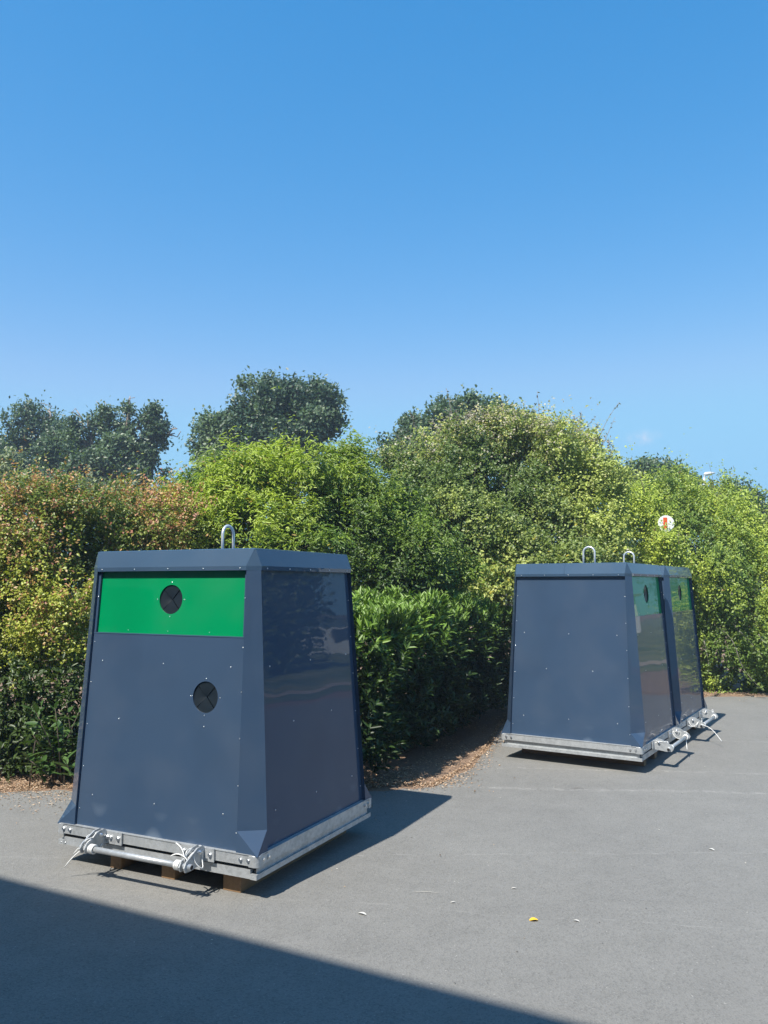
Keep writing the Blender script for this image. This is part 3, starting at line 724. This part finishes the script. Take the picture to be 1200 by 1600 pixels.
# --- right hand bushes
plant('field_maple_bush', 'fresh green bush with small leaves to the right of and behind the container pair', 'shrub', XY(1100, 13.4),
      [LB(1010, 840, 13.3, 70, 75), LB(1046, 868, 12.35, 34, 26), LB(1060, 832, 12.3, 14, 14), LB(1040, 846, 12.25, 22, 13), LB(1024, 830, 12.35, 9, 12), LB(1080, 850, 13.2, 80, 85), LB(1060, 790, 13.7, 60, 50), LB(1120, 800, 13.7, 60, 48), LB(1170, 850, 13.4, 80, 70), LB(1130, 920, 12.9, 85, 75), LB(1200, 930, 12.9, 75, 85), LB(1180, 985, 12.7, 60, 45), LB(990, 790, 13.8, 45, 45), LB(1120, 990, 12.9, 50, 50), LB(1060, 960, 13.3, 60, 70), LB(1010, 920, 13.3, 60, 70), LB(1060, 1030, 13.3, 60, 55), LB(1120, 1045, 13.2, 60, 45), LB(1180, 1045, 13.1, 60, 45), LB(1010, 1020, 13.5, 60, 70), LB(1240, 1000, 13.2, 60, 80)],
      15500, 15, .044, .027, ((.13, .21, .035), (.48, .56, .08)), round_=False, tlen=.28, up=.35, droop=.25, inner=.28, hole=-.95, hscale=.38,
      tipcol=[(.40, .37, .05), (.33, .20, .05)], tipfn=lambda P, t, c, m: np.clip(.04 + .05 * c, 0, .2), stems=12, stem_r=.025, twigs=150)
plant('greyish_bush', 'duller olive bush whose top shows above the fresh green bush at the right', 'shrub', XY(1130, 15.5),
      [LB(1110, 812, 15.5, 50, 48), LB(1150, 818, 15.6, 45, 40), LB(1060, 800, 15.6, 45, 45), LB(1190, 852, 15.4, 35, 40), LB(1240, 850, 15.4, 40, 50)], 1500, 13, .07, .04, ((.14, .19, .05), (.33, .35, .11)), inner=.3, tlen=.3, up=.3,
      tipcol=[(.28, .20, .10)], tipfn=lambda P, t, c, m: np.full(m, .10), stems=6, stem_r=.03, twigs=60)
# --- clipped laurel hedge
HA, HB = np.array([-.60, 6.98]), np.array([1.34, 11.4])     # centre line
hl = []
for k in range(12):
    t = k / 11; c = HA + (HB - HA) * t; hl.append((c[0], c[1], .72, .62, .55, .68)); hl.append((c[0] + .02, c[1], 1.0 - .10 * t, .55, .5, .40)); hl.append((c[0] + .06, c[1], .32, .62, .5, .34))
hd = thing('laurel_hedge', 'dense dark green laurel hedge running back from the lone container towards the pair', 'hedge', (HA[0], HA[1], 0))
p, d, rr = sample_clumps(hl, 3900, .25, None, .5, .35)
p2n = 1500; t = rng.random(p2n); c = HA + (HB - HA) * t[:, None]; s = rng.uniform(-.52, .58, p2n)
p2 = np.stack([c[:, 0] + s * .9, c[:, 1] - s * .4, 1.30 - .06 * t - .12 * s ** 2 * 2 + .085 * nz(np.stack([c[:, 0] + s, c[:, 1], s], 1), .25)], 1)
pp = np.concatenate([p, p2]); dd = np.concatenate([d, np.tile([.0, 0, 1.], (p2n, 1))]); nn = len(pp)
per = 13; ci = np.repeat(np.arange(nn), per); m = len(ci)
isT = ci >= len(p)
td = unit(dd * .6 + np.array([0, 0, 1.1]) + rng.normal(size=(nn, 3)) * .22)[ci]
tt = rng.random(m); side = unit(np.cross(td, rng.normal(size=(m, 3))))
A = unit(td * np.where(isT, 1.0, .45)[:, None] + side * .6 + rng.normal(size=(m, 3)) * .12)
P = pp[ci] + td * (tt * .15)[:, None]
Nn = unit(side * -.3 + np.array([.1, -.25, .7]) + rng.normal(size=(m, 3)) * .35)
f = np.clip(tt + rng.normal(size=m) * .25, 0, 1)[:, None]
new = np.clip((P[:, 2] - .85) * 2.4 + rng.normal(size=m) * .2, 0, 1)[:, None]  # young top growth; the sunlit top and shaded sides are painted in too
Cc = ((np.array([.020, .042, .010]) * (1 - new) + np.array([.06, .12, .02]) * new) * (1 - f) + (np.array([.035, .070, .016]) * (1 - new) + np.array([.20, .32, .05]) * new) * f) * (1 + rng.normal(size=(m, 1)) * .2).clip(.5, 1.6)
P[:, 2] = np.maximum(P[:, 2], .02)
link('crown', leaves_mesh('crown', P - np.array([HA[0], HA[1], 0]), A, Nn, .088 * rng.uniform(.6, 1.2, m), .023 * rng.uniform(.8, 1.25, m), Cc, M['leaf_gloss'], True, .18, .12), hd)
paths = []
for k in range(26):
    c = HA + (HB - HA) * (k + rng.random()) / 26 - HA; a = rng.normal(size=2) * .25
    paths.append((np.array([[c[0], c[1], 0], [c[0] + a[0] * .4, c[1] + a[1] * .4, .5], [c[0] + a[0], c[1] + a[1], 1.2]]), [.016, .012, .005]))
V, Fc = tube_np(paths, 5); link('stems', mesh_pd('stems', V, Fc, M['bark'], True), hd)
# --- laurel sprigs beside the lone container, every leaf its own piece
sp = thing('laurel_sprigs', 'sprigs of broad glossy laurel leaves low down at the left edge of the lone container', 'plant', (-2.60, 6.85, 0))
def big_leaf():
    V = []; Fc = []; n = 7
    for i in range(n):
        t = i / (n - 1); w = .24 * math.sin(math.pi * min(1, t * .97 + .015)) ** .8 * (1 - .25 * t)
        for k, s in enumerate((-1, 0, 1)): V.append((s * w * .75, t, .10 * abs(s) * w * 2 - .18 * t * t))
    for i in range(n - 1):
        for k in range(2): Fc.append((i * 3 + k, i * 3 + k + 1, (i + 1) * 3 + k + 1, (i + 1) * 3 + k))
    me = mesh_pd('leaf', V, Fc, M['leaf_gloss'], True)
    a = me.color_attributes.new('leafcol', 'FLOAT_COLOR', 'POINT'); a.data.foreach_set('color', np.tile([.06, .12, .03, 1], len(V)).astype(np.float32)); return me
ml = big_leaf(); me2 = ml.copy(); me2.color_attributes['leafcol'].data.foreach_set('color', np.tile([.10, .17, .05, 1], len(ml.vertices)).astype(np.float32))
paths = []
for k in range(24):
    bx = rng.uniform(-.30, .38); by = rng.uniform(-.05, .35); h = rng.uniform(.18, .72); lean = rng.normal(size=2) * .12 + np.array([-.02, -.06])
    pts = np.array([[bx, by, 0], [bx + lean[0] * .4, by + lean[1] * .4, h * .5], [bx + lean[0], by + lean[1], h]]); paths.append((pts, [.006, .005, .003]))
    for j in range(11):
        t = .35 + .65 * j / 10; q = pts[1] * (1 - (t - .5) * 2) + pts[2] * (t - .5) * 2 if t > .5 else pts[0] * (1 - t * 2) + pts[1] * t * 2
        o = link('leaf', ml if rng.random() < .6 else me2, sp); az = j * 2.4 + k; tilt = rng.uniform(.0, .7) + (t > .9) * .4
        s_ = rng.uniform(.10, .155); o.location = q; o.rotation_euler = (tilt, rng.normal() * .3, az); o.scale = (s_, s_, s_)
V, Fc = tube_np(paths, 5); link('stems', mesh_pd('stems', V, Fc, M['bark'], True), sp)

# --- distant trees
oak = ((.045, .085, .045), (.13, .19, .09))
def tree(label, base, lobes, clumps, per, pal=oak, ll=.13, lw=.085, spread=.17, th=2.5, sr=.22, hole=-1.1, hs=.8, twigs=160, inner=.3, stems=9):
    return plant('oak_tree', label, 'tree', base, lobes, clumps, per, ll, lw, pal, mode='tuft', group='dark trees beyond the shrubs', hole=hole, hscale=hs, round_=False,
                 spread=spread, trunk_h=th, stems=stems, stem_r=sr, twigs=twigs, inner=inner, cup=.15, sub=20, subf=.27, prot=1.15, core=.55, shag=.05, pocket=-.1, pscale=.5)
tree('dark blue-green tree at the far left edge beyond the orange tinged shrub', XY(25, 29), [LB(30, 690, 29, 55, 50), LB(-30, 700, 29, 60, 60), LB(80, 710, 28.5, 40, 55), LB(40, 655, 29, 35, 22), LB(10, 760, 28, 90, 50), LB(90, 680, 29, 22, 25), LB(112, 705, 28.5, 26, 40), LB(130, 735, 28, 40, 35), LB(-100, 690, 29, 60, 70)], 520, 75)
t2 = tree('ragged dark tree with bare dead twigs poking from its crown', XY(185, 27), [LB(195, 645, 27, 10, 22), LB(150, 662, 27, 10, 20), LB(228, 665, 27, 9, 26), LB(175, 710, 27, 45, 50), LB(135, 690, 27, 32, 42), LB(195, 670, 27, 16, 38), LB(235, 700, 27, 20, 48), LB(160, 750, 26.6, 75, 40), LB(215, 730, 27, 36, 35), LB(160, 660, 27, 22, 22), LB(238, 652, 27, 9, 12), LB(250, 745, 27, 13, 10), LB(115, 720, 27, 30, 50), LB(110, 745, 27, 60, 45), LB(60, 740, 27, 50, 45)] + [LB(u_, v_, 27, 7, 22) for u_, v_ in ((112, 668), (128, 672), (143, 655), (158, 650), (176, 662), (192, 640), (192, 655), (210, 665), (222, 660), (232, 668), (236, 648), (248, 690))], 900, 52, spread=.11, hole=-.9, hs=.6)
dead = []
for (u0, v0, u1, v1) in ((193, 660, 195, 614), (165, 655, 164, 627), (152, 660, 150, 632), (130, 670, 110, 636), (215, 690, 210, 652), (245, 680, 268, 674), (255, 678, 271, 666), (248, 690, 256, 656), (70, 650, 68, 634)):
    k = 27 / 1276.3; a = np.array([(u0 - 600) * k, 27, EYE + (914.7 - v0) * k]); b = np.array([(u1 - 600) * k, 27.1, EYE + (914.7 - v1) * k])
    off = np.array([XY(185, 27)[0], 27, 0]); pts = [a + (b - a) * s + rng.normal(size=3) * .035 * (0 < s < 1) - off for s in np.linspace(0, 1, 6)]
    dead.append((pts, np.linspace(.045, .018, 6)))
    mpt = pts[3]; dead.append(([mpt, mpt + (b - a) * .2 + rng.normal(size=3) * .12, mpt + (b - a) * .35 + rng.normal(size=3) * .15], [.022, .018, .014]))
tube('dead_twigs', dead, M['deadwood'], t2, 4)['kind'] = 'stuff'
tree('tallest dark tree on the skyline, above the lone container', XY(430, 25), [LB(430, 640, 25, 70, 45), LB(400, 612, 25, 32, 26), LB(440, 615, 25, 35, 22), LB(485, 622, 25, 38, 24), LB(460, 660, 25, 70, 45), LB(365, 680, 25, 48, 28), LB(500, 655, 25, 28, 40), LB(440, 700, 24.6, 95, 60), LB(345, 668, 25, 36, 22), LB(320, 695, 25, 22, 20), LB(292, 688, 24.8, 7, 6), LB(330, 720, 25, 20, 26), LB(520, 640, 25, 11, 14), LB(380, 597, 25, 12, 11)],
     980, 58, spread=.13, hole=-1.2, hs=.6)
tree('dark tree with tufted crown just showing over the round leaved shrub', XY(720, 24), [LB(715, 650, 24, 38, 25), LB(780, 645, 24, 26, 26), LB(650, 680, 24, 30, 28), LB(605, 705, 24, 22, 20), LB(735, 690, 23.6, 100, 45), LB(840, 665, 24, 20, 18), LB(870, 680, 24, 24, 22), LB(740, 632, 24, 14, 10)], 560, 60, spread=.12, hole=-1.0, hs=.6)
tree('dark green tree on the skyline directly right of the wispy topped shrub', XY(1020, 26), [LB(1000, 760, 26, 45, 40), LB(1050, 752, 26, 35, 32), LB(975, 750, 26, 26, 32), LB(1050, 728, 26, 18, 11), LB(1080, 745, 26, 12, 10), LB(1020, 780, 25.8, 80, 40)], 420, 60, spread=.13)
tree('small dark tree on the skyline above the right edge', XY(1170, 30), [LB(1150, 790, 30, 32, 24), LB(1185, 790, 30, 18, 16), LB(1200, 820, 29.8, 40, 30), LB(1130, 775, 30, 16, 10), LB(1250, 830, 30, 45, 40)], 300, 60)
plant('scrub', 'grey-green scrub at the left edge between the dark tree and orange tinged shrub', 'shrub', XY(20, 15),
      [LB(0, 770, 15, 60, 50), LB(60, 790, 15, 50, 40), LB(-60, 770, 15, 70, 60), LB(130, 790, 15, 60, 35), LB(210, 800, 15, 50, 30)], 1100, 14, .08, .04, ((.12, .16, .09), (.26, .30, .17)), tlen=.3, up=.4, stems=8, stem_r=.03, twigs=30)
# distant backing wood so no bare ground shows through the gaps
bl = [(x, 40 + 3 * math.sin(x), 1.6, 3.2, 2.5, 2.6) for x in np.arange(-30, 34, 3.3)]
wd = plant('far_wood', 'x', 'x', (0, 40), bl, 1500, 40, .22, .16, oak, mode='tuft', round_=False, spread=.3, stems=1, stem_r=.1, trunk_h=2)
for ch in list(wd.children):
    if ch.name.startswith('crown'): ch.parent = None; ch.location = (0, 40, 0); ch.name = 'distant_wood'; ch['kind'] = 'stuff'; ch['label'] = 'low mass of far woodland seen only through gaps between the shrubs'; ch['category'] = 'woodland'
    else: bpy.data.objects.remove(ch)
bpy.data.objects.remove(wd)
# trees off to the right of the frame (they show as reflections in the glossy panels)
for k, (x, y, h, r_) in enumerate(((25.5, 20.5, 6.6, 2.8), (27.5, 18.0, 6.2, 2.8), (31, 18.5, 5.2, 3.0), (32, 15, 4.8, 3.0), (33, 10, 5, 3.2))):
    plant('roadside_tree', 'leafy tree far beyond the right edge, %s along the field' % ('first', 'second', 'third', 'fourth', 'fifth', 'sixth')[k], 'tree', (x, y),
          [(x, y, h * .5, r_ * .9, r_ * .9, h * .45), (x + .9, y - .6, h * .65, r_ * .6, r_ * .6, h * .28), (x - 1, y - .3, h * .45, r_ * .6, r_ * .6, h * .35)], 300, 36, .3, .22, ((.06, .10, .025), (.17, .22, .05)), mode='tuft', round_=False, spread=.4, trunk_h=1.2, stems=5, stem_r=.14, backcut=0, group='trees beyond the right edge')
# --- wispy canes over the round leaved shrub, and the trailing vine at the right
def canes(lst, Y, parent, off, leafcol, name='cane', n_leaf=14, ls=.05):
    paths = []; P = []; A = []
    for pts_px in lst:
        k = Y / 1276.3; c = np.array([[(u - 600) * k, Y - .02 * i, EYE + (914.7 - v) * k] for i, (u, v) in enumerate(pts_px)])
        tt = np.linspace(0, len(c) - 1, 14); pts = np.stack([np.interp(tt, range(len(c)), c[:, j]) for j in range(3)], 1); pts[1:-1] = .25 * pts[:-2] + .5 * pts[1:-1] + .25 * pts[2:]
        paths.append((pts - off, np.linspace(.006, .0025, 14)))
        for q in range(n_leaf):
            s = rng.uniform(0, 13); i = int(s); i2 = min(i + 1, 13); P.append(pts[i] + (pts[i2] - pts[i]) * (s - i)); A.append(unit(rng.normal(size=3)))
    V, Fc = tube_np(paths, 4); cn_ = link(name, mesh_pd(name, V, Fc, M['deadwood'], True), parent); cn_['kind'] = 'stuff'
    P = np.array(P); n = len(P); Cc = np.array(leafcol) * (1 + rng.normal(size=(n, 1)) * .25).clip(.5, 1.5)
    link('leaves', leaves_mesh('leaves', P - off, np.array(A), unit(rng.normal(size=(n, 3)) + [0, 0, .6]), np.full(n, ls) * rng.uniform(.6, 1.2, n), np.full(n, ls * .55), Cc, M['leaf'], True), parent)
G_ = [o for o in bpy.data.objects if o.name.startswith('round_leaved_shrub')][0]
offG = np.array([G_.location.x, G_.location.y, 0])
canes([[(845, 690), (846, 650), (843, 608)], [(818, 670), (828, 650), (840, 628)], [(708, 650), (704, 625), (699, 605)], [(650, 670), (645, 650), (640, 640)], [(905, 740), (935, 690), (955, 650), (972, 626)], [(925, 730), (945, 695), (965, 650)], [(900, 720), (908, 680), (912, 640)], [(890, 710), (905, 670), (915, 655)], [(940, 740), (950, 705), (958, 680)], [(630, 700), (625, 685), (618, 676)]], 12.6, G_, offG, (.22, .20, .16), n_leaf=12, ls=.045)
for k in range(70):   # denser grey wisps that give the top its ragged outline
    pass
lst = []
for k in range(90):
    u = rng.uniform(640, 960); vtop = np.interp(u, [640, 700, 740, 800, 860, 910, 960], [700, 660, 645, 655, 668, 655, 700]); lst.append([(u, vtop + 45), (u + rng.normal() * 6, vtop + 15), (u + rng.normal() * 14, vtop - rng.uniform(0, 14))])
canes(lst, 12.7, G_, offG, (.26, .235, .185), n_leaf=26, ls=.042)
Hh = [o for o in bpy.data.objects if o.name.startswith('field_maple_bush')][0]; offH = np.array([Hh.location.x, Hh.location.y, 0])
canes([[(1120, 980), (1140, 1000), (1150, 1040), (1165, 1060), (1180, 1076)], [(1150, 985), (1165, 1000), (1180, 1025)], [(1180, 990), (1190, 1010), (1197, 1030)], [(1095, 1000), (1100, 1030), (1098, 1050)]], 12.15, Hh, offH, (.16, .22, .06), n_leaf=44, ls=.07)
# --- round sign half hidden in the bush
sg = thing('round_sign', 'white round road sign with red mark half hidden in the green bush', 'sign', (XY(1042, 12.5)[0], 12.5, 0))
zc = EYE + (914.7 - 818) * 12.5 / 1276.3
bm = bmesh.new(); bmesh.ops.create_cone(bm, cap_ends=True, segments=40, radius1=.125, radius2=.125, depth=.012, matrix=Matrix.Translation((0, 0, zc)) @ Matrix.Rotation(math.pi / 2, 4, 'X'))
link('sign_plate', bm_mesh('sign_plate', bm, M['sign_white']), sg)
box('red_mark', (-.045, .015, -.0095, -.0065, zc - .09, zc + .09), M['sign_red'], sg)
tube('pole', [([(0, .03, 0), (0, .03, zc + .1)], [.02, .02])], M['roofedge'], sg, 10)
# --- street lamp far away
Yl = 40; lx, _ = XY(1104, Yl); zl = EYE + (914.7 - 741) * Yl / 1276.3
lp_ = thing('street_lamp', 'pale street lamp head peeping over the olive bush at the right', 'street lamp', (lx, Yl, 0))
tube('pole', [([(0, 0, 0), (0, 0, zl - .15)], [.08, .05])], M['lampgrey'], lp_, 10)
tube('arm', [([(0, 0, zl - .16), (.06, 0, zl - .03), (.2, 0, zl + .02)], [.045, .04, .035])], M['lampgrey'], lp_, 8)
tube('lamp_head', [([(.0, 0, zl), (.08, 0, zl + .03), (.3, 0, zl + .06), (.55, 0, zl + .09)], [.05, .10, .09, .03])], M['lampgrey'], lp_, 10)

hb = thing('added_pale_building', 'long low white building added unseen beyond the right edge for its pale reflection', 'building', (52, 41, 0), R(-55))  # added out of view so the glossy side mirrors a pale streak
box('wall', (-9, 9, -3, 3, 0, 2.7), M['frame_white'], hb); box('roof', (-9.4, 9.4, -3.4, 3.4, 2.703, 2.9), M['roofedge'], hb)
for xx in (-6, -2, 2, 6): box('window', (xx, xx + 1.4, -3.02, -2.98, 1.0, 2.0), M['glass'], hb)
# ------------------------------------------------------------------ leaf litter and debris
def litter():
    n = 46000; x = np.concatenate([rng.uniform(-4.5, -1.3, n // 3), rng.uniform(-.6, 2.6, n // 2), rng.uniform(2.5, 9, n - n // 3 - n // 2)])
    ey = np.array([edge_y(a) for a in x]); dist = rng.exponential(.16, n) * np.where(rng.random(n) < .5, -1, 1) * np.where(rng.random(n) < .15, 1.8, 1)
    y = ey + dist + .16
    slope_side = (x > .3) & (x < 1.5)
    x = np.where(slope_side, x - (dist > 0) * rng.uniform(0, .5, n), x)
    dens = nz(np.stack([x, y, x * 0], 1), .3); keep = (dens > rng.normal(size=n) * .5 - .35 + np.where(dist < -.05, .5, -.6))
    x, y = x[keep], y[keep]; n = len(x)
    P = np.stack([x, y, .006 + rng.random(n) * .012], 1); a = rng.uniform(0, 6.28, n)
    A = np.stack([np.cos(a), np.sin(a), rng.normal(size=n) * .25], 1); Nn = unit(np.stack([rng.normal(size=n) * .5, rng.normal(size=n) * .5, np.ones(n)], 1))
    pal = np.array([(.44, .31, .21), (.34, .23, .15), (.54, .42, .30), (.22, .15, .10), (.46, .30, .19)])
    Cc = pal[rng.integers(0, 5, n)] * (1 + rng.normal(size=(n, 1)) * .2).clip(.5, 1.5)
    o = link('leaf_litter', leaves_mesh('leaf_litter', P, A, Nn, rng.uniform(.008, .028, n), rng.uniform(.004, .013, n), Cc, M['litter'], False, .2))
    o['kind'] = 'stuff'; o['label'] = 'dry brown leaf litter along the edge of the asphalt under the shrubs'; o['category'] = 'leaf litter'
    # pale chips and fines scattered over the asphalt
    n = 700; x = rng.uniform(-5, 8, n); y = 3 + 9 * rng.random(n) ** .8; k = y < np.array([edge_y(a) for a in x]); x, y = x[k], y[k]; n = len(x)
    P = np.stack([x, y, np.full(n, .0065)], 1); a = rng.uniform(0, 6.28, n); A = np.stack([np.cos(a), np.sin(a), rng.normal(size=n) * .1], 1)
    Cc = np.array([(.50, .48, .43), (.33, .26, .18), (.10, .09, .08)])[rng.integers(0, 3, n)]
    o = link('grit', leaves_mesh('grit', P, A, np.tile([0., 0, 1], (n, 1)) + rng.normal(size=(n, 3)) * .3, rng.uniform(.005, .016, n), rng.uniform(.003, .009, n), Cc, M['litter'], False, .2))
    o['kind'] = 'stuff'; o['label'] = 'scattered pale grit and leaf crumbs on the sunlit asphalt'; o['category'] = 'grit'
litter()
def gp(u, v):
    a_, b_ = (u - 600) / F_PX, (800 - v) / F_PX; c, s = math.cos(PITCH), math.sin(PITCH)
    d = (a_, c - b_ * s, s + b_ * c); t = -EYE / d[2]; return d[0] * t, d[1] * t
def scrap(name, label, cat, u, v, L, Wd, rot, col, arch=.16):
    me_m = bpy.data.materials.get('scrap_%s' % (col,)) or mat('scrap_%s' % (col,), col, .7)[0]
    n = 6; V = []; Fc = []
    for i in range(n + 1):
        t = i / n; w = Wd * .5 * math.sin(math.pi * (.08 + .84 * t)) ** .7; z = arch * L * .5 * math.sin(math.pi * t) ** 1.2
        for s in (-1, 0, 1): V.append(((t - .5) * L, s * w, z + (abs(s)) * w * .35))
    for i in range(n):
        for k in range(2): Fc.append((i * 3 + k, i * 3 + k + 1, i * 3 + k + 4, i * 3 + k + 3))
    o = link(name, mesh_pd(name, V, Fc, me_m, True)); x, y = gp(u, v); o.location = (x, y, .006); o.rotation_euler = (0, 0, rot)
    o['label'] = label; o['category'] = cat
scrap('fallen_leaf', 'bright yellow fallen leaf alone on the sunlit asphalt at lower right', 'leaf', 834, 1440, .042, .030, .1, (.85, .50, .04))
scrap('dry_leaf', 'pale curled dry leaf on the asphalt below the right corner of the lone container', 'leaf', 566, 1430, .045, .018, -.5, (.55, .53, .48))
scrap('dry_leaf', 'small pale dry leaf on the open asphalt near the right edge', 'leaf', 1112, 1329, .035, .016, -.8, (.62, .60, .55))
scrap('dry_leaf', 'tiny pale leaf fragment on the asphalt to the right of the yellow leaf', 'leaf', 901, 1441, .030, .014, -.6, (.50, .48, .44))
scrap('dry_leaf', 'tiny pale leaf fragment on the asphalt above left of the yellow leaf', 'leaf', 803, 1390, .030, .012, 0, (.50, .47, .42))
scrap('dry_leaf', 'pale leaf fragment on the asphalt between the yellow leaf and lone container', 'leaf', 708, 1412, .028, .012, .1, (.48, .46, .42))
scrap('dry_stalk', 'thin dry stalk lying on the asphalt right of the lone container shadow', 'stalk', 665, 1396, .14, .004, -.12, (.45, .42, .36), .05)
scrap('dry_stalk', 'thin pale stalk on the asphalt left of the lone container', 'stalk', 78, 1258, .10, .005, -.5, (.60, .57, .50), .1)
scrap('dry_stalk', 'dark twig lying on the asphalt left of the container pair shadow', 'stalk', 903, 1233, .10, .006, .05, (.12, .10, .08), .1)
for i, o in enumerate([o for o in bpy.data.objects if o.parent is None and o.name.startswith('fallen')]): pass

# ------------------------------------------------------------------ air
bm = bmesh.new(); box_bm(bm, -75, 75, -45, 75, -1.2, 14)
hm = bpy.data.materials.new('air'); hm.use_nodes = True; ht = hm.node_tree; ht.nodes.clear()
ho = ht.nodes.new('ShaderNodeOutputMaterial'); hv = ht.nodes.new('ShaderNodeVolumePrincipled')
hv.inputs['Color'].default_value = (.72, .85, 1.0, 1); hv.inputs['Density'].default_value = .0028; hv.inputs['Anisotropy'].default_value = .2
ht.links.new(hv.outputs[0], ho.inputs['Volume'])
o = link('haze', bm_mesh('haze', bm, hm)); o['kind'] = 'stuff'; o['label'] = 'thin summer haze in the air over the whole lot'; o['category'] = 'haze'
